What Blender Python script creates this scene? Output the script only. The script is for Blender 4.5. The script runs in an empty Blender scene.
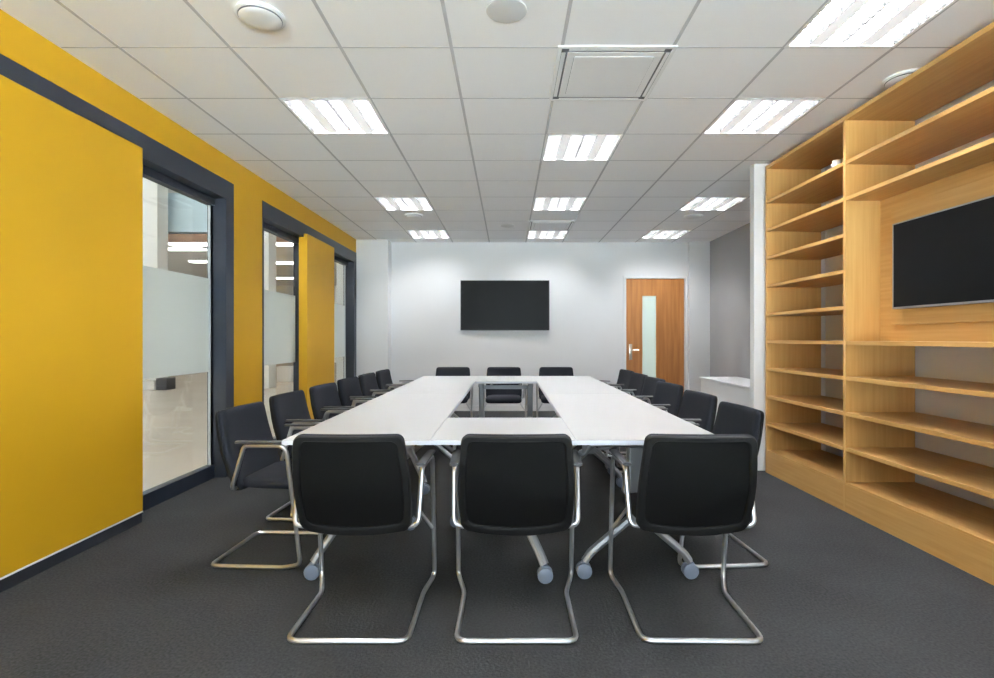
import bpy, bmesh, math, random
from mathutils import Vector, Matrix
random.seed(4)
scene = bpy.context.scene
col = scene.collection
PI = math.pi
R = math.radians
HC = 1.2          # camera height
CEIL = 2.775
FPX = 522.0

# ------------------------------------------------------------------ materials
def new_mat(name, color, rough=0.5, metal=0.0, spec=0.5):
    m = bpy.data.materials.new(name); m.use_nodes = True
    b = m.node_tree.nodes['Principled BSDF']
    b.inputs['Base Color'].default_value = (*color, 1)
    b.inputs['Roughness'].default_value = rough
    b.inputs['Metallic'].default_value = metal
    b.inputs['Specular IOR Level'].default_value = spec
    return m

def N(m, t): return m.node_tree.nodes.new(t)
def L(m, a, b): m.node_tree.links.new(a, b)
def bsdf(m): return m.node_tree.nodes['Principled BSDF']

def noise_color(m, c1, c2, scale, detail=4, stretch=(1, 1, 1), lo=0.3, hi=0.7, bump=0.0, bscale=None):
    tc = N(m, 'ShaderNodeTexCoord'); mp = N(m, 'ShaderNodeMapping')
    mp.inputs['Scale'].default_value = stretch
    L(m, tc.outputs['Object'], mp.inputs['Vector'])
    n = N(m, 'ShaderNodeTexNoise'); n.inputs['Scale'].default_value = scale; n.inputs['Detail'].default_value = detail
    L(m, mp.outputs['Vector'], n.inputs['Vector'])
    r = N(m, 'ShaderNodeValToRGB')
    r.color_ramp.elements[0].position = lo; r.color_ramp.elements[0].color = (*c1, 1)
    r.color_ramp.elements[1].position = hi; r.color_ramp.elements[1].color = (*c2, 1)
    L(m, n.outputs['Fac'], r.inputs['Fac']); L(m, r.outputs['Color'], bsdf(m).inputs['Base Color'])
    if bump:
        n2 = n
        if bscale:
            n2 = N(m, 'ShaderNodeTexNoise'); n2.inputs['Scale'].default_value = bscale; n2.inputs['Detail'].default_value = 2
            L(m, mp.outputs['Vector'], n2.inputs['Vector'])
        bp = N(m, 'ShaderNodeBump'); bp.inputs['Strength'].default_value = bump; bp.inputs['Distance'].default_value = 0.004
        L(m, n2.outputs['Fac'], bp.inputs['Height']); L(m, bp.outputs['Normal'], bsdf(m).inputs['Normal'])
    return m

M = {}
M['carpet'] = new_mat('carpet', (.05, .05, .05), 0.95, spec=0.1)
def carpet(m):
    tc = N(m, 'ShaderNodeTexCoord')
    a = N(m, 'ShaderNodeTexNoise'); a.inputs['Scale'].default_value = 90; a.inputs['Detail'].default_value = 5
    b = N(m, 'ShaderNodeTexNoise'); b.inputs['Scale'].default_value = 2.2; b.inputs['Detail'].default_value = 6
    L(m, tc.outputs['Object'], a.inputs['Vector']); L(m, tc.outputs['Object'], b.inputs['Vector'])
    mx = N(m, 'ShaderNodeMath'); mx.operation = 'MULTIPLY_ADD'; mx.inputs[1].default_value = 0.7
    mb = N(m, 'ShaderNodeMath'); mb.operation = 'MULTIPLY'; mb.inputs[1].default_value = 0.3
    L(m, b.outputs['Fac'], mb.inputs[0]); L(m, a.outputs['Fac'], mx.inputs[0]); L(m, mb.outputs[0], mx.inputs[2])
    r = N(m, 'ShaderNodeValToRGB')
    r.color_ramp.elements[0].position = .34; r.color_ramp.elements[0].color = (.0235, .0235, .024, 1)
    r.color_ramp.elements[1].position = .66; r.color_ramp.elements[1].color = (.053, .053, .054, 1)
    L(m, mx.outputs[0], r.inputs['Fac']); L(m, r.outputs['Color'], bsdf(m).inputs['Base Color'])
    bp = N(m, 'ShaderNodeBump'); bp.inputs['Strength'].default_value = .5; bp.inputs['Distance'].default_value = .006
    L(m, a.outputs['Fac'], bp.inputs['Height']); L(m, bp.outputs['Normal'], bsdf(m).inputs['Normal'])
carpet(M['carpet'])
M['yellow'] = noise_color(new_mat('yellow_paint', (.6, .33, .01), .6, spec=.3), (.53, .278, .006), (.56, .296, .008), 1.5)
M['white_wall'] = noise_color(new_mat('white_paint', (.8, .8, .8), .7, spec=.3), (.75, .75, .755), (.78, .78, .785), 1.2)
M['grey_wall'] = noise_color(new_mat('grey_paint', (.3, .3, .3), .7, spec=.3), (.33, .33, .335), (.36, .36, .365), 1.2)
M['tile'] = noise_color(new_mat('ceiling_tile', (.85, .85, .85), .9, spec=.1), (.93, .93, .94), (.955, .955, .965), 160, 3)
M['grid'] = new_mat('ceiling_grid', (.52, .52, .54), .6)
M['navy'] = new_mat('navy_metal', (.016, .021, .033), .42)
M['dark_trim'] = new_mat('dark_skirting', (.016, .018, .024), .6)
M['white_trim'] = new_mat('white_trim', (.8, .8, .8), .45)
M['bead'] = new_mat('grey_bead', (.55, .6, .62), .35)
def wood(name, c1, c2, st, sc=3.0):
    m = new_mat(name, c1, .42, spec=.4)
    return noise_color(m, c1, c2, sc, 7, st, .3, .72)
WA, WB = (.56, .325, .112), (.47, .25, .072)
M['wood_y'] = wood('oak_along_y', WA, WB, (14, .6, 14))
M['wood_z'] = wood('oak_along_z', WA, WB, (14, 14, .6))
M['walnut'] = wood('door_veneer', (.37, .14, .038), (.54, .23, .068), (9, 9, .55), 2.2)
M['table'] = new_mat('table_laminate', (.55, .55, .552), .34, spec=.5)
M['table_edge'] = new_mat('table_edge', (.62, .65, .72), .45)
M['alu'] = new_mat('silver_paint', (.36, .37, .385), .4, .6)
M['chrome'] = new_mat('satin_chrome', (.60, .60, .61), .28, .9)
M['black'] = new_mat('black_plastic', (.009, .009, .009), .5, spec=.14)
M['mesh_black'] = noise_color(new_mat('black_back_panel', (.01, .01, .01), .75, spec=.06), (.0045, .0045, .0045), (.008, .008, .008), 400, 2)
M['fabric'] = noise_color(new_mat('charcoal_fabric', (.02, .02, .025), .9, spec=.2), (.013, .0145, .020), (.021, .023, .030), 260, 3, bump=.3)
M['pad'] = new_mat('arm_pad', (.07, .07, .074), .35, .2)
M['caster'] = new_mat('caster_grey', (.17, .20, .26), .4)
M['screen'] = new_mat('tv_screen', (.007, .007, .0075), .3, spec=.06)
M['bezel'] = new_mat('tv_bezel', (.012, .012, .013), .35)
M['tv_metal'] = new_mat('tv_silver', (.4, .4, .42), .35, .8)
M['white_plastic'] = new_mat('white_plastic', (.82, .82, .82), .4)
M['grey_plastic'] = new_mat('speaker_grille', (.66, .66, .66), .7)
M['dark_slot'] = new_mat('dark_slot', (.08, .08, .09), .6)
M['rim_dark'] = new_mat('dark_rim', (.10, .11, .16), .4)
M['reflector'] = new_mat('louvre_reflector', (.06, .06, .06), .6, 0, .2)
M['lamp_white'] = new_mat('lamp_white', (.88, .88, .88), .5)
M['brass'] = new_mat('steel_handle', (.7, .62, .52), .28, 1.0)
M['beige'] = noise_color(new_mat('atrium_floor', (.72, .64, .56), .25), (.70, .62, .54), (.76, .68, .60), 1.0)
M['bounce_paving'] = noise_color(new_mat('bounce_paving', (.6, .6, .6), .8), (.60, .595, .585), (.66, .655, .645), .8)  # surface of the unseen ground added for bounce light
M['pale_blue'] = new_mat('pale_blue_panel', (.58, .72, .80), .5)
M['atrium_white'] = new_mat('atrium_white', (.84, .83, .81), .6)
M['terracotta'] = new_mat('atrium_soffit', (.62, .40, .30), .6)

def emit(name, color, s):
    m = bpy.data.materials.new(name); m.use_nodes = True
    nt = m.node_tree; nt.nodes.clear()
    o = nt.nodes.new('ShaderNodeOutputMaterial'); e = nt.nodes.new('ShaderNodeEmission')
    e.inputs['Color'].default_value = (*color, 1); e.inputs['Strength'].default_value = s
    nt.links.new(e.outputs[0], o.inputs[0])
    return m
M['lamp'] = emit('fluorescent_tube', (.95, .965, 1.0), 86)
M['atrium_lamp'] = emit('atrium_lamp', (1.0, .97, .92), 4)
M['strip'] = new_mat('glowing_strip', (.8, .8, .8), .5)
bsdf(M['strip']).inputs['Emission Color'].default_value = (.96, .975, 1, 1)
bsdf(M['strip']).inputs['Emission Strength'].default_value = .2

def glass(name, tint, gl=.06):
    m = bpy.data.materials.new(name); m.use_nodes = True
    nt = m.node_tree; nt.nodes.clear()
    o = nt.nodes.new('ShaderNodeOutputMaterial')
    t = nt.nodes.new('ShaderNodeBsdfTransparent'); t.inputs['Color'].default_value = (*tint, 1)
    g = nt.nodes.new('ShaderNodeBsdfGlossy'); g.inputs['Roughness'].default_value = .03
    mx = nt.nodes.new('ShaderNodeMixShader'); mx.inputs[0].default_value = gl
    nt.links.new(t.outputs[0], mx.inputs[1]); nt.links.new(g.outputs[0], mx.inputs[2]); nt.links.new(mx.outputs[0], o.inputs[0])
    return m
M['glass'] = glass('clear_glass', (.93, .96, .95))
def frosted(name, color, tr):
    m = bpy.data.materials.new(name); m.use_nodes = True
    nt = m.node_tree; nt.nodes.clear()
    o = nt.nodes.new('ShaderNodeOutputMaterial')
    a = nt.nodes.new('ShaderNodeBsdfTranslucent'); a.inputs['Color'].default_value = (*color, 1)
    d = nt.nodes.new('ShaderNodeBsdfDiffuse'); d.inputs['Color'].default_value = (*color, 1)
    t = nt.nodes.new('ShaderNodeBsdfTransparent')
    m1 = nt.nodes.new('ShaderNodeMixShader'); m1.inputs[0].default_value = .4
    m2 = nt.nodes.new('ShaderNodeMixShader'); m2.inputs[0].default_value = tr
    nt.links.new(a.outputs[0], m1.inputs[1]); nt.links.new(d.outputs[0], m1.inputs[2])
    nt.links.new(m1.outputs[0], m2.inputs[1]); nt.links.new(t.outputs[0], m2.inputs[2]); nt.links.new(m2.outputs[0], o.inputs[0])
    return m
M['frost'] = frosted('frosted_film', (.80, .84, .83), .08)
M['door_glass'] = frosted('door_glass', (.42, .50, .455), .22)

# ------------------------------------------------------------------ mesh builder
class MB:
    def __init__(self): self.bm = bmesh.new(); self.smooth = False
    def box(self, x0, x1, y0, y1, z0, z1, bev=0.0, seg=2):
        r = bmesh.ops.create_cube(self.bm, size=1.0)
        vs = r['verts']
        for v in vs:
            v.co = Vector(((x0 + x1) / 2 + v.co.x * abs(x1 - x0), (y0 + y1) / 2 + v.co.y * abs(y1 - y0), (z0 + z1) / 2 + v.co.z * abs(z1 - z0)))
        if bev:
            es = list({e for v in vs for e in v.link_edges})
            bmesh.ops.bevel(self.bm, geom=es, offset=bev, segments=seg, profile=.5, affect='EDGES')
        return self
    def quad(self, *p):
        self.bm.faces.new([self.bm.verts.new(q) for q in p]); return self
    def tube(self, pts, r, seg=10, fillet=0.0, fseg=5, cap=True, ry=None):
        P = [Vector(p) for p in pts]
        if fillet:
            Q = [P[0]]
            for i in range(1, len(P) - 1):
                f = fillet[i] if isinstance(fillet, (list, tuple)) else fillet
                a, b, c = P[i - 1], P[i], P[i + 1]
                d1 = min(f, (a - b).length * .48); d2 = min(f, (c - b).length * .48); d = min(d1, d2)
                s = b + (a - b).normalized() * d; e = b + (c - b).normalized() * d
                for k in range(fseg + 1):
                    t = k / fseg
                    Q.append(s * (1 - t) ** 2 + b * 2 * t * (1 - t) + e * t * t)
            Q.append(P[-1]); P = Q
        rings = []
        T0 = (P[1] - P[0]).normalized()
        up = Vector((0, 0, 1)) if abs(T0.z) < .9 else Vector((1, 0, 0))
        n = (up - T0 * up.dot(T0)).normalized()
        for i, p in enumerate(P):
            if i == 0: T = (P[1] - P[0]).normalized()
            elif i == len(P) - 1: T = (P[-1] - P[-2]).normalized()
            else: T = ((P[i + 1] - p).normalized() + (p - P[i - 1]).normalized()).normalized()
            n = (n - T * n.dot(T)).normalized(); b = T.cross(n)
            rings.append([self.bm.verts.new(p + (n * math.cos(2 * PI * k / seg) * r + b * math.sin(2 * PI * k / seg) * (ry or r))) for k in range(seg)])
        for i in range(len(rings) - 1):
            for k in range(seg):
                self.bm.faces.new((rings[i][k], rings[i][(k + 1) % seg], rings[i + 1][(k + 1) % seg], rings[i + 1][k]))
        if cap:
            self.bm.faces.new(rings[0][::-1]); self.bm.faces.new(rings[-1])
        self.smooth = True
        return self
    def lathe(self, prof, seg=32, center=(0, 0, 0), axis='z'):
        c = Vector(center); rings = []
        for (r, h) in prof:
            if r < 1e-6: rings.append([self.bm.verts.new(c + (Vector((0, 0, h)) if axis == 'z' else Vector((h, 0, 0)) if axis == 'x' else Vector((0, h, 0))))])
            else:
                ring = []
                for k in range(seg):
                    a = 2 * PI * k / seg; u, v = r * math.cos(a), r * math.sin(a)
                    q = Vector((u, v, h)) if axis == 'z' else Vector((h, u, v)) if axis == 'x' else Vector((v, h, u))
                    ring.append(self.bm.verts.new(c + q))
                rings.append(ring)
        for A, B in zip(rings, rings[1:]):
            for k in range(seg):
                k2 = (k + 1) % seg
                if len(A) == 1 and len(B) == 1: continue
                if len(A) == 1: self.bm.faces.new((A[0], B[k2], B[k]))
                elif len(B) == 1: self.bm.faces.new((A[k], A[k2], B[0]))
                else: self.bm.faces.new((A[k], A[k2], B[k2], B[k]))
        self.smooth = True
        return self
    def loops(self, loops, cap0=None, cap1=None):
        R = [[self.bm.verts.new(p) for p in lp] for lp in loops]
        n = len(R[0])
        for A, B in zip(R, R[1:]):
            for k in range(n):
                self.bm.faces.new((A[k], A[(k + 1) % n], B[(k + 1) % n], B[k]))
        for c, ring in ((cap0, R[0]), (cap1, R[-1])):
            if c is not None:
                v = self.bm.verts.new(c)
                for k in range(n): self.bm.faces.new((ring[k], ring[(k + 1) % n], v))
        self.smooth = True
        return self
    def prism(self, poly, axis, a0, a1):
        def P(p, a): return Vector((a, p[0], p[1])) if axis == 'x' else Vector((p[0], a, p[1])) if axis == 'y' else Vector((p[0], p[1], a))
        A = [self.bm.verts.new(P(p, a0)) for p in poly]; B = [self.bm.verts.new(P(p, a1)) for p in poly]
        n = len(poly)
        self.bm.faces.new(A[::-1]); self.bm.faces.new(B)
        for k in range(n): self.bm.faces.new((A[k], A[(k + 1) % n], B[(k + 1) % n], B[k]))
        return self
    def build(self, name, mat, parent=None, angle=35):
        bmesh.ops.recalc_face_normals(self.bm, faces=self.bm.faces[:])
        me = bpy.data.meshes.new(name); self.bm.to_mesh(me); self.bm.free()
        me.materials.append(mat)
        if self.smooth:
            for p in me.polygons: p.use_smooth = True
            try: me.set_sharp_from_angle(angle=math.radians(angle))
            except Exception: pass
        o = bpy.data.objects.new(name, me); col.objects.link(o)
        if parent: o.parent = parent
        return o

def empty(name, loc=(0, 0, 0), rz=0):
    o = bpy.data.objects.new(name, None); o.empty_display_size = .1
    o.location = loc; o.rotation_euler = (0, 0, rz); col.objects.link(o); return o
def tag(o, label=None, cat=None, group=None, kind=None):
    if label: o['label'] = label
    if cat: o['category'] = cat
    if group: o['group'] = group
    if kind: o['kind'] = kind
    return o
def struct(o, label=None, cat=None): return tag(o, label, cat, kind='structure')
def copy_tree(o, parent=None):
    c = o.copy(); col.objects.link(c)
    if parent: c.parent = parent
    for ch in list(o.children): copy_tree(ch, c)
    return c

# ------------------------------------------------------------------ room shell
XL, XR2, YB, Y0 = -2.43, 3.30, 8.60, -1.70
XRN = 2.87       # wall behind the bookcase
struct(MB().box(-2.60, 3.45, Y0 - .1, 8.75, -.08, 0).build('floor', M['carpet']), 'dark grey carpet floor of the meeting room', 'floor')

lights = [(-1.207, 3.73), (-1.207, 6.13), (-1.207, 7.93), (.593, 4.33), (.593, 6.13), (.593, 7.93),
          (1.793, 2.53), (1.793, 3.73), (2.393, 6.13), (2.393, 7.93),
          (-1.207, 1.33), (.593, .73), (-1.207, -.47), (1.793, -.47)]  # this row: unseen lamps added to light the camera end
def is_light(cx, cy): return any(abs(cx - a) < .05 and abs(cy - b) < .05 for a, b in lights)
xs = [XL - .02] + [-2.107 + .6 * i for i in range(9)] + [XR2 + .02]
ys = [Y0 - .02] + [2.83 + .6 * i for i in range(-7, 10)] + [YB + .02]
c = MB()
for i in range(len(xs) - 1):
    for j in range(len(ys) - 1):
        cx, cy = (xs[i] + xs[i + 1]) / 2, (ys[j] + ys[j + 1]) / 2
        if is_light(cx, cy): continue
        c.quad((xs[i], ys[j], CEIL), (xs[i], ys[j + 1], CEIL), (xs[i + 1], ys[j + 1], CEIL), (xs[i + 1], ys[j], CEIL))
struct(c.build('ceiling', M['tile']), 'white suspended tile ceiling', 'ceiling')
# slab above the tiles keeps daylight out of the void
struct(MB().box(-2.60, 3.45, Y0 - .1, 8.75, CEIL + .16, CEIL + .26).build('ceiling_slab', M['white_wall']), 'slab above the tiles', 'ceiling')
g = MB()
for x in xs[1:-1]: g.box(x - .009, x + .009, ys[0] + .03, ys[-1] - .03, CEIL - .0015, CEIL + .001)
for y in ys[1:-1]: g.box(xs[0] + .03, xs[-1] - .03, y - .005, y + .005, CEIL - .0008, CEIL + .001)
struct(g.build('trim_1', M['grid']), 'grey ceiling grid bars between the tiles', 'trim')

# left wall with two openings
HT, HB = 2.56, 2.40
w = MB()
w.box(XL - .17, XL, Y0, 8.36, HT, CEIL + .16)
w.box(XL - .17, XL, 4.62, 5.16, 0, HT)
w.box(XL - .17, XL, Y0, -1.0, 0, HT)
struct(w.build('wall_left', M['yellow']), 'yellow painted wall with tall windows', 'wall')
wl = MB().box(XL - .17, XL + .51, 8.35, 8.75, 0, CEIL + .16)
struct(wl.build('wall_left_pier', M['white_wall']), 'white pier in the far corner by the windows', 'wall')
struct(MB().box(XL - .001, XL + .012, 4.63, 5.15, 0, .066).build('baseboard_left', M['dark_trim']), 'dark skirting under the yellow wall', 'baseboard')

# back wall with a door opening
DX0, DX1, DZ = 1.945, 2.905, 2.18
b = MB()
b.box(XL + .50, DX0 - .02, YB, YB + .12, 0, CEIL + .16)
b.box(DX1 + .02, 3.45, YB, YB + .12, 0, CEIL + .16)
b.box(DX0 - .02, DX1 + .02, YB, YB + .12, DZ + .02, CEIL + .16)
struct(b.build('wall_back', M['white_wall']), 'white end wall carrying a screen and a door', 'wall')
struct(MB().box(2.96, XR2 + .02, YB - .07, YB + .001, 0, CEIL).build('wall_back_pier', M['white_wall']), 'white pilaster beside the wooden door', 'wall')
struct(MB().box(XL + .52, DX0 - .06, YB - .012, YB + .001, 0, .09).build('baseboard_back', M['white_trim']), 'white skirting on the end wall', 'baseboard')
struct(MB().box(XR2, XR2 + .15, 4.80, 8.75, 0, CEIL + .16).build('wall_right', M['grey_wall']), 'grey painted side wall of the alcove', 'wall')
struct(MB().box(XRN, XRN + .15, Y0, 4.72, 0, CEIL + .16).build('wall_right_near', M['white_wall']), 'white wall behind the bookcase', 'wall')
struct(MB().box(2.225, 3.45, 4.72, 4.80, 0, CEIL + .16, .004).build('wall_right_partition', M['white_wall']), 'white partition end beside the bookcase', 'wall')
# wall behind the camera, plus an unseen window added for fill daylight
r = MB()
r.box(-2.6, 3.02, Y0 - .12, Y0, 0, .35); r.box(-2.6, 3.02, Y0 - .12, Y0, 2.62, CEIL + .16)
r.box(-2.6, -2.3, Y0 - .12, Y0, .35, 2.62); r.box(2.6, 3.02, Y0 - .12, Y0, .35, 2.62)
struct(r.build('wall_rear', M['white_wall']), 'white wall behind the viewpoint', 'wall')
w4 = struct(empty('fill_window', (.15, Y0, .35)), 'wide unseen window added behind the viewpoint for fill daylight', 'window')
f = MB()
for x in (-2.42, -1.21, 0, 1.21, 2.42): f.box(x - .03, x + .03, -.09, -.03, 0, 2.27)
f.box(-2.42, 2.42, -.09, -.03, 0, .05); f.box(-2.42, 2.42, -.09, -.03, 2.22, 2.27)
f.build('window_frame', M['navy'], w4)
MB().box(-2.42, 2.42, -.063, -.057, .05, 2.22).build('window_pane', M['glass'], w4)

# ---- glazed openings on the left
XG = -2.57
def glazed(name, ya, yb, label, panes):
    t = empty(name, (0, 0, 0)); struct(t, label, 'window')
    s = MB()   # flush surround
    lip = XL + .004
    s.box(XL - .15, lip, ya, yb, HB, HT)
    s.box(XL - .15, lip, yb - .125, yb, 0, HB)
    s.box(XL - .15, lip, ya, ya + (.03 if ya > 0 else .125), 0, HB)
    s.build('window_surround', M['navy'], t)
    for (p0, p1) in panes:
        fr = MB()
        fr.box(XG - .02, XG + .045, p0, p1, 0.0, .11)
        fr.box(XG - .02, XG + .045, p0, p1, 2.34, HB)
        fr.box(XG - .02, XG + .03, p0, p0 + .05, .11, 2.34)
        fr.box(XG - .02, XG + .03, p1 - .02, p1, .11, 2.34)
        fo = fr.build('window_frame', M['navy'], t)
        bd = MB().box(XG - .006, XG + .012, p1 - .035, p1 - .021, .11, 2.34)
        bd.build('glazing_bead', M['bead'], fo)
        MB().box(XG - .005, XG + .001, p0 + .04, p1 - .01, .10, 2.35).build('window_pane', M['glass'], t)
        MB().box(XG + .002, XG + .003, p0 + .05, p1 - .036, .91, 1.71).build('frosted_band', M['frost'], t)
    return t
glazed('window_1', -1.0, 4.62, 'tall navy framed window nearest the viewpoint with frosted band', [(-.87, 1.6), (1.6, 4.515)])
t2 = glazed('window_2', 5.16, 8.35, 'navy framed window pair at the far end of the yellow wall', [(5.19, 6.52), (6.95, 8.24)])
MB().box(XG - .02, XL - .06, 6.30, 6.52, 0, HB).build('mullion', M['navy'], t2)

# yellow panels in front of the glazing
XP = -2.385
def ypanel(y0, y1, label, depth=.04):
    p = empty('wall_panel', (XP, (y0 + y1) / 2, 0)); struct(p, label, 'wall panel')
    h = (y1 - y0) / 2
    MB().box(-depth, 0, -h, h, .072, 2.44, .003).build('panel_board', M['yellow'], p)
    MB().box(-depth, .002, -h, h, .063, .072).build('panel_trim', M['white_trim'], p)
    MB().box(-depth, -.004, -h, h, 0, .063).build('panel_skirting', M['dark_trim'], p)
ypanel(-1.0, 3.41, 'large yellow panel covering the wall nearest the viewpoint')
ypanel(6.2, 7.17, 'narrow yellow panel between the two far windows', .1)

# ------------------------------------------------------------------ atrium beyond the glass
AX, AE, AR = -14.0, 26.0, 6.5
def ast(name, mat, label, cat, *bx): struct(MB().box(*bx).build(name, M[mat]), label, cat)
ast('atrium_floor', 'beige', 'beige floor beyond the glass', 'floor', AX, -2.61, -3, AE, -.08, -.004)
ast('atrium_wall', 'atrium_white', 'pale wall across the atrium', 'wall', AX - .2, AX, -3, AE, 0, AR + .15)
ast('atrium_wall_end', 'atrium_white', 'pale end wall of the atrium', 'wall', AX, -2.61, AE, AE + .2, 0, AR + .15)
ast('atrium_wall_rear', 'atrium_white', 'rear wall of the atrium', 'wall', AX, -2.61, -3.1, -3, 0, AR + .15)
ast('atrium_sky_blocker', 'atrium_white', 'unseen white wall added above the glazing to keep sky out', 'wall', -2.75, -2.61, -3, AE, 2.98, AR + .15)  # added out of view to stop sky light flooding the atrium
ast('atrium_wall_side', 'atrium_white', 'white atrium wall beyond the meeting room', 'wall', -2.75, -2.61, 8.37, AE, 0, 2.98)
for bx in ((AX, -2.75, -3, 4.95), (AX, -6.5, 4.95, 5.5), (AX, -2.75, 5.5, 8.9), (-7.5, -2.75, 8.9, 9.6), (AX, -2.75, 9.6, AE)):  # roof added out of view to shade the atrium, gaps sized for brightness
    ast('atrium_shade_roof', 'atrium_white', 'unseen roof added to shade the atrium', 'roof', *bx, AR, AR + .15)
for x0, x1 in ((-9.3, -8.33), (-6.4, -5.68)):
    struct(MB().box(x0, x1, 12.4, 12.8, 0, AR, .01).build('atrium_column', M['atrium_white']), 'white column beyond the glass', 'column')
ast('atrium_bulkhead', 'pale_blue', 'pale blue bulkhead beyond the glass', 'bulkhead', AX, -2.75, 13.0, 13.2, 3.84, 4.81)
ast('atrium_bulkhead_top', 'atrium_white', 'white band above the pale blue bulkhead', 'bulkhead', AX, -2.75, 12.95, 13.25, 4.81, AR)
ast('atrium_soffit', 'atrium_white', 'lower soffit beyond the glass', 'ceiling', AX, -2.75, 13.2, AE, 3.80, 3.9)
ast('atrium_soffit_edge', 'terracotta', 'warm coloured soffit edge', 'trim', AX, -2.75, 13.05, 14.0, 3.775, 3.80)
ALAMPS = [(-8.77, 14.4), (-9.4, 15.2), (-10.2, 17.7), (-6.1, 14.4), (-7.5, 18.0), (-9.5, 22.6)]
for i, (x, y) in enumerate(ALAMPS):
    o = MB().box(x - .55, x + .55, y - .15, y + .15, 3.765, 3.80).build('atrium_ceiling_light', M['atrium_lamp'])
    tag(o, ['small bright ceiling light beyond the first window, nearest the pale blue bulkhead', 'small bright light beyond the first window, second along the soffit',
            'bright soffit light beyond the first window, furthest along', 'bright soffit light beyond the narrow second window, topmost of three',
            'bright soffit light beyond the narrow second window, middle of three', 'bright soffit light beyond the narrow second window, lowest of three'][i], 'ceiling light', 'soffit lights beyond the glass')
tag(MB().box(-8.75, -8.16, 12.05, 12.38, 0, .21, .01).build('plinth_block', M['atrium_white']), 'low white block at the column foot beyond the first window', 'plinth')
tag(MB().box(-8.13, -7.88, 12.05, 12.38, 0, .27, .01).build('floor_box', M['dark_slot']), 'small dark box beside the white block beyond the first window', 'box')
for k, x in enumerate((-6.30, -5.75)):
    tag(MB().box(x, x + .42, 14.2, 14.6, 0, .42, .01).build('storage_box', M['atrium_white']), ['white box behind the second window, beside its near frame', 'white box behind the second window, beside the yellow panel'][k], 'box', 'white boxes beyond the second window')
# corridor behind the wooden door
struct(MB().box(1.2, 3.6, 8.75, 11.2, -.08, -.004).build('corridor_floor', M['beige']), 'corridor floor behind the door', 'floor')
struct(MB().box(1.2, 3.6, 11.2, 11.3, 0, 3).build('corridor_wall', M['atrium_white']), 'corridor wall behind the door', 'wall')

struct(MB().box(1.1, 1.2, 8.75, 11.3, 0, 3).build('corridor_wall_side', M['atrium_white']), 'corridor wall behind the door', 'wall')
struct(MB().box(3.5, 3.6, 8.75, 11.3, 0, 3).build('corridor_wall_end', M['atrium_white']), 'corridor wall behind the door', 'wall')
struct(MB().box(1.1, 3.6, 9.4, 11.3, 3, 3.1).build('corridor_ceiling', M['atrium_white']), 'corridor ceiling behind the door', 'ceiling')
# ------------------------------------------------------------------ door
d = struct(empty('door_1', ((DX0 + DX1) / 2, YB, 0)), 'brown wooden door with a narrow vision panel', 'door')
hw = (DX1 - DX0) / 2
fr = MB()
fr.box(-hw - .04, -hw, -.015, .1, 0, DZ + .04); fr.box(hw, hw + .04, -.015, .1, 0, DZ + .04); fr.box(-hw, hw, -.015, .1, DZ, DZ + .04)
fr.build('door_frame', M['white_trim'], d)
vx0, vx1, vz0, vz1 = 2.215 - (DX0 + DX1) / 2, 2.445 - (DX0 + DX1) / 2, .45, 1.895
lf = MB()
lf.box(-hw + .004, vx0, .005, .05, .008, DZ - .004); lf.box(vx1, hw - .004, .005, .05, .008, DZ - .004)
lf.box(vx0, vx1, .005, .05, .008, vz0); lf.box(vx0, vx1, .005, .05, vz1, DZ - .004)
leaf = lf.build('door_leaf', M['walnut'], d)
MB().box(vx0, vx1, .025, .031, vz0, vz1).build('vision_panel', M['door_glass'], d)
hd = MB(); hd.box(-hw + .05, -hw + .10, -.002, .006, .84, 1.10, .002)
hd.tube([(-hw + .075, .005, 1.0), (-hw + .075, -.05, 1.0), (-hw + .20, -.055, 1.0)], .010, 10, .015)
hd.build('door_handle', M['brass'], d)

# ------------------------------------------------------------------ wall TV
def tv(name, loc, rz, w, h, label, edge):
    t = empty(name, loc, rz); tag(t, label, 'television')
    MB().box(-w / 2, w / 2, -.05, -.012, -h / 2, h / 2, .004).build('housing', M['bezel'], t)
    bz = MB()
    e = .008
    bz.box(-w / 2, w / 2, -.056, -.05, h / 2 - e, h / 2); bz.box(-w / 2, w / 2, -.056, -.05, -h / 2, -h / 2 + e * 1.5)
    bz.box(-w / 2, -w / 2 + e, -.056, -.05, -h / 2, h / 2); bz.box(w / 2 - e, w / 2, -.056, -.05, -h / 2, h / 2)
    bz.build('bezel', edge, t)
    MB().box(-w / 2 + e, w / 2 - e, -.053, -.050, -h / 2 + e, h / 2 - e).build('screen', M['screen'], t)
    MB().box(-w / 4, w / 4, -.012, 0, -h / 4, h / 4).build('wall_bracket', M['bezel'], t)
    return t
tv('wall_television', (-.05, YB, 1.7335), 0, 1.455, .82, 'black flat screen television hung on the white end wall', M['bezel'])

# ------------------------------------------------------------------ bookcase
BC_A = math.atan2(.049, 2.144)
bc = empty('bookcase', (2.305, 4.675, 0), BC_A)
tag(bc, 'tall open oak bookcase built along the wall with a screen niche', 'bookcase')
DEP, TH = .49, .026
YD = -1.046                    # first divider (local)
YE = -2.50                     # second divider
ZT = 2.705
def side(y0, y1): MB().box(0, DEP, y0, y1, 0, ZT - .001, .0015).build('side_panel', M['wood_z'], bc)
side(-TH, 0); side(YD - TH, YD); side(YE - TH, YE)
MB().box(0, DEP, YE - TH, 0, ZT, ZT + .03, .0015).build('top_panel', M['wood_y'], bc)
MB().box(.0, .02, YD, -TH, .0, .19).build('plinth', M['wood_y'], bc)
MB().box(.0, .02, YE, YD - TH, .0, .19).build('plinth', M['wood_y'], bc)
ZS = [.203, .444, .6875, .934, 1.179, 1.4226, 1.676, 1.925, 2.174, 2.424]
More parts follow.
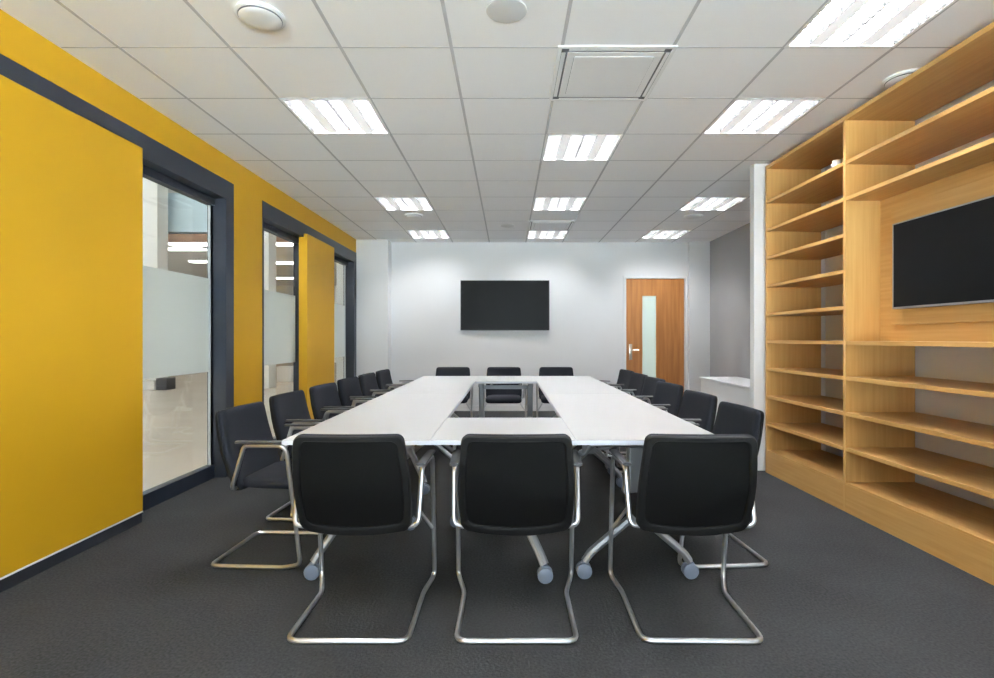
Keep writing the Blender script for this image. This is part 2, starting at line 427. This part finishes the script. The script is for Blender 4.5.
for z in ZS:
    MB().box(.002, DEP, YD, -TH, z - TH, z, .0015).build('shelf', M['wood_y'], bc)
    if z < 1.2 or z > 2.1:
        MB().box(.002, DEP, YE, YD - TH, z - TH, z, .0015).build('shelf', M['wood_y'], bc)
MB().box(.245, .265, YE, YD - TH, 1.179, 2.174 - TH).build('niche_panel', M['wood_y'], bc)
MB().box(.222, .245, -2.36, -1.20, 1.29, 2.06, .001).build('mounting_board', M['wood_y'], bc)
rot = Matrix.Rotation(BC_A, 4, 'Z')
def bcw(x, y, z): 
    p = rot @ Vector((x, y, z)); return (p.x + 2.305, p.y + 4.675, p.z)
tv('shelf_television', bcw(.222, -1.775, 1.664), -PI / 2 + BC_A, .985, .553, 'black flat screen television mounted in the oak bookcase niche', M['tv_metal'])
pp = MB().lathe([(0, 0), (.03, 0), (.034, .03), (.026, .05), (.03, .062), (0, .06)], 9)
o = pp.build('paper_cup', M['white_plastic']); o.location = bcw(.06, YD + .16, 2.4245)
tag(o, 'tiny white cup left on the uppermost bookcase shelf', 'cup')

# white low cabinet in the alcove
cb = empty('low_cabinet', (3.02, 6.2, 0)); tag(cb, 'low white cabinet standing along the grey alcove wall', 'cabinet')
MB().box(-.26, .275, -1.28, 1.28, .05, .615, .006).build('body', M['white_plastic'], cb)
MB().box(-.275, .275, -1.295, 1.295, .615, .645, .008).build('top', M['white_plastic'], cb)
MB().box(-.22, .27, -1.25, 1.25, 0, .05).build('plinth', M['white_trim'], cb)

# ------------------------------------------------------------------ tables
TZ = .735
def foot_frame(fx, cx, cy, along, spread=.265, feet=None):
    """T-leg: column, beam, two splayed struts ending in casters. along = 'x' or 'y': direction of the spread."""
    base = PI / 2 if along == 'y' else 0
    feet = feet or [(base, spread), (base + PI, spread)]
    m = MB()
    a, bq = ((.045, .03) if along == 'x' else (.03, .045))
    m.box(cx - a, cx + a, cy - bq, cy + bq, .27, .66, .008)
    a, bq = ((.24, .025) if along == 'x' else (.025, .24))
    m.box(cx - a, cx + a, cy - bq, cy + bq, .66, .70, .006)
    leg = m.build('leg', M['alu'], fx)
    for ang, sp in feet:
        dv = Vector((math.cos(ang), math.sin(ang), 0)); c0 = Vector((cx, cy, 0))
        def P(u, z): q = c0 + dv * u; return (q.x, q.y, z)
        k = MB(); k.tube([P(.02, .31), P(sp - .03, .125), P(sp - .004, .085)], .02, 8, .03, ry=.026)
        k.build('foot', M['alu'], leg)
        w = MB(); q0 = P(sp, .040)
        for q in (-1, 1):
            w.lathe([(0, -.010), (.030, -.010), (.038, -.006), (.0385, .006), (.030, .010), (0, .010)], 20, (q0[0], q0[1] + q * .016, q0[2]), 'y')
        w.box(q0[0] - .012, q0[0] + .012, q0[1] - .012, q0[1] + .012, .045, .085)
        w.build('caster', M['caster'], leg)
    # flip mechanism lever under the top
    h = MB(); h.box(*( (cx - .055, cx + .055, cy - .04, cy + .04)), .695, .714)
    h.tube([(cx - .10, cy + .02, .67), (cx - .15, cy + .02, .64), (cx - .19, cy + .02, .65)], .010, 8, .02)
    h.tube([(cx + .10, cy + .02, .67), (cx + .15, cy + .02, .64), (cx + .19, cy + .02, .65)], .010, 8, .02)
    h.build('flip_lever', M['alu'], leg)
def table(x0, x1, y0, y1, legs, label):
    cx, cy = (x0 + x1) / 2, (y0 + y1) / 2
    t = empty('conference_table', (cx, cy, 0)); tag(t, label, 'table', 'folding tables joined into a hollow rectangle')
    g = .0003
    X0, X1, Ya, Yb = x0 - cx + g, x1 - cx - g, y0 - cy + g, y1 - cy - g
    MB().box(X0 + .002, X1 - .002, Ya + .002, Yb - .002, TZ - .004, TZ).build('tabletop', M['table'], t)
    MB().box(X0, X1, Ya, Yb, TZ - .022, TZ - .004).build('edge_band', M['table_edge'], t)
    for lg in legs: foot_frame(t, lg[0] - cx, lg[1] - cy, lg[2], feet=lg[3] if len(lg) > 3 else None)
    bm_ = MB()
    (ax, ay), (bx, by) = legs[0][:2], legs[-1][:2]
    if abs(ax - bx) < abs(ay - by): bm_.box(ax - cx - .02, ax - cx + .02, ay - cy, by - cy, .62, .66)
    else: bm_.box(min(ax, bx) - cx, max(ax, bx) - cx, ay - cy - .02, ay - cy + .02, .62, .66)
    bm_.build('cross_beam', M['alu'], t)
    return t
def catches(t, pts):
    for p in pts:
        MB().tube(p, .010, 8, .03).build('linking_catch', M['alu'], t)
TX = [-1.03, -.355, .31, 1.0]; TY = [2.375, 3.05, 4.385, 5.585, 6.39]
table(TX[0], TX[1], TY[0], TY[2], [(-.80, 2.68, 'x', [(R(205), .19), (R(72), .62)]), (-.80, 4.2, 'x', [(R(150), .19), (R(-50), .25)])], 'white folding table at the near corner on the window side')
table(TX[0], TX[1], TY[2], TY[4], [(-.69, 4.56, 'x'), (-.69, 6.2, 'x')], 'white folding table at the far corner on the window side')
table(TX[2], TX[3], TY[0], TY[2], [(.645, 2.612, 'x'), (.645, 4.2, 'x')], 'white folding table at the near corner on the bookcase side')
table(TX[2], TX[3], TY[2], TY[4], [(.645, 4.56, 'x'), (.645, 6.2, 'x')], 'white folding table at the far corner on the bookcase side')
ct = table(TX[1], TX[2], TY[0], TY[1], [(.05, 2.70, 'x', [(R(-46), .19), (R(97), .62)]), (-.20, 2.92, 'x', [(R(72), .42), (R(108), .42)])], 'white folding table closing the near end of the hollow square')
catches(ct, [[(-.36, -.04, .700), (-.30, -.04, .655), (-.255, -.04, .62), (-.25, -.04, .65)], [(.385, -.04, .62), (.41, -.04, .60), (.445, -.04, .655), (.42, -.04, .69)],
             [(.36, .1, .50), (.52, .35, .56), (.60, .5, .66)]])
table(TX[1], TX[2], TY[3], TY[4], [(-.30, 5.95, 'y'), (.25, 5.95, 'y')], 'white folding table closing the far end before the end wall')

# ------------------------------------------------------------------ chairs
def rounded(wt, wb, h0, h1, r, n=8, bow=0.0, bulge=.045):
    """closed outline in (a,b): top half-width wt, bottom half-width wb."""
    pts = []
    for (cxs, cy, a0) in ((1, h1, 0), (-1, h1, 90), (-1, h0, 180), (1, h0, 270)):
        w = wt if cy == h1 else wb
        ccx = cxs * (w - r); ccy = cy - r if cy == h1 else cy + r
        for k in range(n + 1):
            a = math.radians(a0 + 90 * k / n)
            pts.append([ccx + r * math.cos(a), ccy + r * math.sin(a)])
        # densify straight edges after this corner
        nxt = {(1, h1): ((-1) * (wt - r), h1), (-1, h1): (-wb, h0 + r), (-1, h0): ((wb - r), h0), (1, h0): (wt, h1 - r)}[(cxs, cy)]
        s = pts[-1]
        for k in range(1, 8): pts.append([s[0] + (nxt[0] - s[0]) * k / 8, s[1] + (nxt[1] - s[1]) * k / 8])
    hm = (h0 + h1) / 2
    for p in pts:
        t = (p[1] - h0) / (h1 - h0)
        p[0] *= 1 + bulge * math.sin(PI * min(1, max(0, 1 - t)) ** 1.2) 
        if p[1] < hm: p[1] -= bow * (1 - min(1, (p[0] / wb) ** 2)) * (1 - t * 2)
    return pts

BH, BZ0, BZ1 = .425, .402, .814
def back_pt(a, b, n=0.0):
    t = b / BH
    z = BZ0 + (BZ1 - BZ0) * t
    y = -.105 - .115 * t - .018 * math.sin(PI * min(1, max(0, t))) + .022 * (a / .24) ** 2
    return Vector((a, y + n * .967, z + n * .253))

def make_chair():
    t = empty('meeting_chair')
    T = MB()
    half = [(.19, -.098, .414), (.258, -.100, .418), (.264, -.03, .645), (.275, .195, .650), (.275, .272, .045), (.238, .165, .0112), (.238, -.23, .0112)]
    path = half + [(-x, y, z) for (x, y, z) in half[::-1]]
    fl = [0, .04, .022, .05, .035, .03, .05, .05, .03, .035, .05, .022, .04, 0]
    T.tube(path, .0108, 10, fl, 5).build('sled_frame', M['chrome'], t)
    for s in (-1, 1):
        MB().tube([(s * .263, -.070, .664), (s * .268, .05, .667), (s * .274, .180, .668)], .0075, 10, .02, ry=.02).build('armrest', M['pad'], t)
    for sg in (-1, 1): MB().tube([(sg * .270, .225, .29), (sg * .2, .2, .400)], .008, 8).build('seat_brace', M['chrome'], t)
    MB().tube([(-.19, -.098, .414), (-.12, -.06, .403), (.12, -.06, .403), (.19, -.098, .414)], .009, 8, .04).build('seat_support', M['chrome'], t)
    # seat cushion
    ol = rounded(.222, .208, -.088, .275, .05)
    cen = (0, .09)
    def lp(k, z, fall=0.0):
        r = []
        for p in ol:
            x, y = cen[0] + (p[0] - cen[0]) * k, cen[1] + (p[1] - cen[1]) * k
            zz = z - fall - (.025 * max(0, (y - .15) / .13) ** 2)
            r.append((x, y, zz))
        return r
    MB().loops([lp(.3, .408), lp(.9, .408), lp(.985, .416), lp(1, .432), lp(.985, .450), lp(.94, .460), lp(.8, .466), lp(.5, .467), lp(.2, .467)],
               (0, .09, .408), (0, .09, .467)).build('seat', M['fabric'], t, 60)
    # backrest
    ob = rounded(.219, .228, 0, BH, .030, bow=.022, bulge=.055)
    ccn = (0, .27)
    def bl(k, n): return [back_pt(ccn[0] + (p[0] - ccn[0]) * k, ccn[1] + (p[1] - ccn[1]) * k, n) for p in ob]
    MB().loops([bl(.985, .001), bl(1, .008), bl(.985, .020), bl(.94, .028), bl(.8, .031), bl(.6, .031), bl(.4, .031), bl(.2, .031)], None, back_pt(0, .27, .031)).build('back_cushion', M['fabric'], t, 60)
    MB().loops([bl(.985, .003), bl(1.003, -.002), bl(1.0, -.012), bl(.985, -.017), bl(.89, -.017), bl(.868, -.012)], None, None).build('back_shell', M['black'], t, 40)
    MB().loops([bl(.872, -.012), bl(.862, -.006), bl(.7, -.005), bl(.5, -.005), bl(.3, -.005), bl(.15, -.005)], None, back_pt(0, .27, -.005)).build('back_panel', M['mesh_black'], t, 60)
    return t
proto = make_chair()
first = [True]
def chair(x, y, rz, label, group):
    o = proto if first[0] else copy_tree(proto)
    first[0] = False
    o.location = (x, y, 0); o.rotation_euler = (0, 0, rz)
    tag(o, label, 'chair', group)
G = 'meeting chairs around the white tables'
chair(-.633, 2.278, 0, 'black chair at the near table end, closest to the windows, its back to the viewer', G)
chair(.034, 2.278, 0, 'black chair in the middle of the near table end, its back to the viewer', G)
chair(.770, 2.278, R(-1), 'black chair at the near table end, closest to the bookcase, its back to the viewer', G)
ordn = ['first', 'second', 'third', 'fourth', 'fifth', 'sixth']
LY = [(-1.315, 2.95, -3), (-1.35, 3.65, -4), (-1.33, 4.3, -5), (-1.34, 5.0, -5), (-1.325, 5.62, -4), (-1.305, 6.25, -4)]
for i, (x, y, a) in enumerate(LY):
    chair(x, y, R(-90 + a), 'charcoal chair on the window side of the table, %s from the near end' % ordn[i], G)
RY = [(1.125, 2.96, 4), (1.16, 3.67, 6), (1.18, 4.42, 9), (1.225, 5.03, 6), (1.225, 5.64, 6), (1.23, 6.24, 6)]
for i, (x, y, a) in enumerate(RY):
    chair(x, y, R(90 + a), 'charcoal chair on the bookcase side of the table, %s from the near end' % ordn[i], G)
for i, (x, w_) in enumerate([(-.726, 'closest to the windows'), (-.054, 'in the middle under the wall screen'), (.636, 'closest to the wooden door')]):
    chair(x, 6.70, PI, 'charcoal chair at the far table end, ' + w_, G)

# ------------------------------------------------------------------ ceiling fixtures
def make_light():
    t = empty('ceiling_light')
    H = .298
    h = MB()
    h.quad((-H, -H, .09), (H, -H, .09), (H, H, .09), (-H, H, .09))
    for s in (-1, 1):
        h.quad((s * H, -H, -.002), (s * H, H, -.002), (s * H, H, .09), (s * H, -H, .09))
        h.quad((-H, s * H, -.002), (H, s * H, -.002), (H, s * H, .09), (-H, s * H, .09))
    h.build('housing', M['lamp_white'], t)
    f = MB()
    for s in (-1, 1):
        f.box(s * .298, s * .283, -.298, .298, -.003, .004); f.box(-.283, .283, s * .298, s * .283, -.003, .004)
    f.build('frame', M['lamp_white'], t)
    for xc in (-.225, -.05, .05, .225):
        v = MB(); v.tube([(xc, -.275, .055), (xc, .275, .055)], .009, 6); v.build('lamp_tube', M['lamp'], t)
    for x0, x1 in ((-.17, -.105), (.105, .17)):
        MB().box(x0, x1, -.283, .283, .002, .030).build('diffuser_strip', M['strip'], t)
    l = MB()
    for xa, xb in ((-.28, -.171), (-.104, -.002), (.002, .104), (.171, .28)):
        for x in (xa, xb): l.box(x - .0012, x + .0012, -.28, .28, .002, .034)
        for k in range(11):
            y = -.25 + .05 * k
            l.box(xa, xb, y - .001, y + .001, .004, .030)
    l.build('louvre', M['reflector'], t)
    return t
LL = ['above the window side of the table, nearest the viewer', 'above the window side, second from the end wall', 'over the window side, next to the end wall',
      'over the hollow of the tables, nearest the viewer', 'over the middle of the table, second from the end wall', 'over the middle, between the far air unit and the end wall',
      'beside the bookcase top, cut by the picture edge', 'beside the bookcase top, second from the viewer', 'in front of the grey alcove, second from the end wall', 'before the wooden door, next to the end wall',
      'over the window side, added unseen behind the picture edge', 'over the middle, added unseen above the viewer', 'over the window side, added unseen by the rear wall', 'over the bookcase side, added unseen by the rear wall']
lp_ = make_light()
for i, (x, y) in enumerate(lights):
    o = lp_ if i == 0 else copy_tree(lp_)
    o.location = (x, y, CEIL)
    tag(o, 'square louvred ceiling light ' + LL[i], 'ceiling light', 'louvred ceiling lights')

def cassette(x, y, label):
    t = empty('air_conditioner', (x, y, CEIL)); tag(t, label, 'air conditioner', 'ceiling air units')
    H = .322
    fr = MB()
    for s in (-1, 1):
        fr.box(s * H, s * .30, -H, H, -.008, 0, .002)
        fr.box(-.30, .30, s * H, s * .30, -.008, 0, .002)
        fr.box(s * .265, s * .225, -.225, .225, -.008, -.003, .001)
        fr.box(-.265, .265, s * .265, s * .225, -.008, -.003, .001)
    fr.build('frame', M['white_plastic'], t)
    MB().box(-.30, .30, -.30, .30, -.006, -.002).build('slot', M['dark_slot'], t)
    for s in (-1, 1):
        MB().prism([(s * .298, -.006), (s * .294, -.008), (s * .276, -.0075), (s * .278, -.0062)], 'y', -.26, .26).build('louvre_blade', M['white_plastic'], t)
        b_ = MB(); b_.prism([(s * .298, -.006), (s * .294, -.008), (s * .276, -.0075), (s * .278, -.0062)], 'x', -.26, .26); b_.build('louvre_blade', M['white_plastic'], t)
    MB().box(-.223, .223, -.223, .223, -.010, -.005, .002).build('intake_panel', M['white_plastic'], t)
cassette(.593, 3.13, 'white square air conditioning unit in the ceiling, nearest the viewer')
cassette(.593, 7.33, 'white square air conditioning unit in the ceiling by the end wall')

def valve(x, y, label, rim):
    t = empty('air_vent', (x, y, CEIL)); tag(t, label, 'air vent', 'round ceiling air valves')
    MB().lathe([(.088, -.001), (.112, -.001), (.116, -.012), (.104, -.018), (.088, -.010), (.088, -.001)], 40).build('rim', M['white_plastic'], t)
    MB().lathe([(.06, -.001), (.098, -.004), (.1, -.020), (.06, -.018)], 40).build('throat', rim, t)
    MB().lathe([(0, -.016), (.07, -.016), (.092, -.018), (.098, -.022), (.092, -.026), (.06, -.029), (0, -.030)], 40).build('disc', M['white_plastic'], t)
valve(-1.207, 2.545, 'round white air valve with dark rim in the ceiling near the yellow wall', M['rim_dark'])
valve(2.40, 3.16, 'round air valve in the ceiling half hidden by the bookcase top', M['dark_slot'])
valve(-1.207, 6.68, 'round air valve between the two far lights on the window side', M['dark_slot'])
valve(2.393, 6.73, 'round air valve in the ceiling before the grey alcove', M['grey_plastic'])
def speaker(x, y, label):
    o = MB().lathe([(0, -.006), (.085, -.006), (.097, -.004), (.099, 0)], 40).build('ceiling_speaker', M['grey_plastic']); o.location = (x, y, CEIL)
    tag(o, label, 'speaker', 'round ceiling speakers')
speaker(-.007, 2.51, 'flat round grey speaker in the ceiling nearest the viewer')
speaker(-.007, 7.33, 'flat round grey speaker in the ceiling near the end wall')

# ------------------------------------------------------------------ daylight
wd = bpy.data.worlds.new('World'); scene.world = wd; wd.use_nodes = True
bg = wd.node_tree.nodes['Background']
bg.inputs['Color'].default_value = (.83, .90, 1.0, 1); bg.inputs['Strength'].default_value = 3.2

struct(MB().box(-30, 30, -45, Y0 - .13, -.3, -.12).build('bounce_ground', M['bounce_paving']), 'unseen pale ground added outside to bounce sunlight indoors', 'bounce_ground')  # unseen ground added to throw sunlight up through the rear opening
sd = bpy.data.lights.new('sun', 'SUN'); sd.energy = 95; sd.angle = .02; sd.color = (.80, .91, 1.0)
so = bpy.data.objects.new('sun', sd); col.objects.link(so); so.rotation_euler = (R(-35), 0, 0); so.location = (0, 6, 8)
# ------------------------------------------------------------------ camera
cd = bpy.data.cameras.new('Camera'); cam = bpy.data.objects.new('Camera', cd); col.objects.link(cam)
cam.location = (0, 0, HC); cam.rotation_euler = (PI / 2, 0, 0)
cd.sensor_width = 36; cd.lens = FPX * 36 / 994
cd.shift_x = -11 / 994; cd.shift_y = -1 / 994
cd.clip_start = .05; cd.clip_end = 100
scene.camera = cam
scene.view_settings.view_transform = 'Standard'
scene.view_settings.look = 'None'
scene.view_settings.gamma = 1
scene.view_settings.exposure = 1.25
scene.view_settings.use_curve_mapping = False
scene.cycles.max_bounces = 14
scene.cycles.diffuse_bounces = 8
scene.cycles.transparent_max_bounces = 12
scene.cycles.sample_clamp_indirect = 6
scene.cycles.caustics_reflective = False
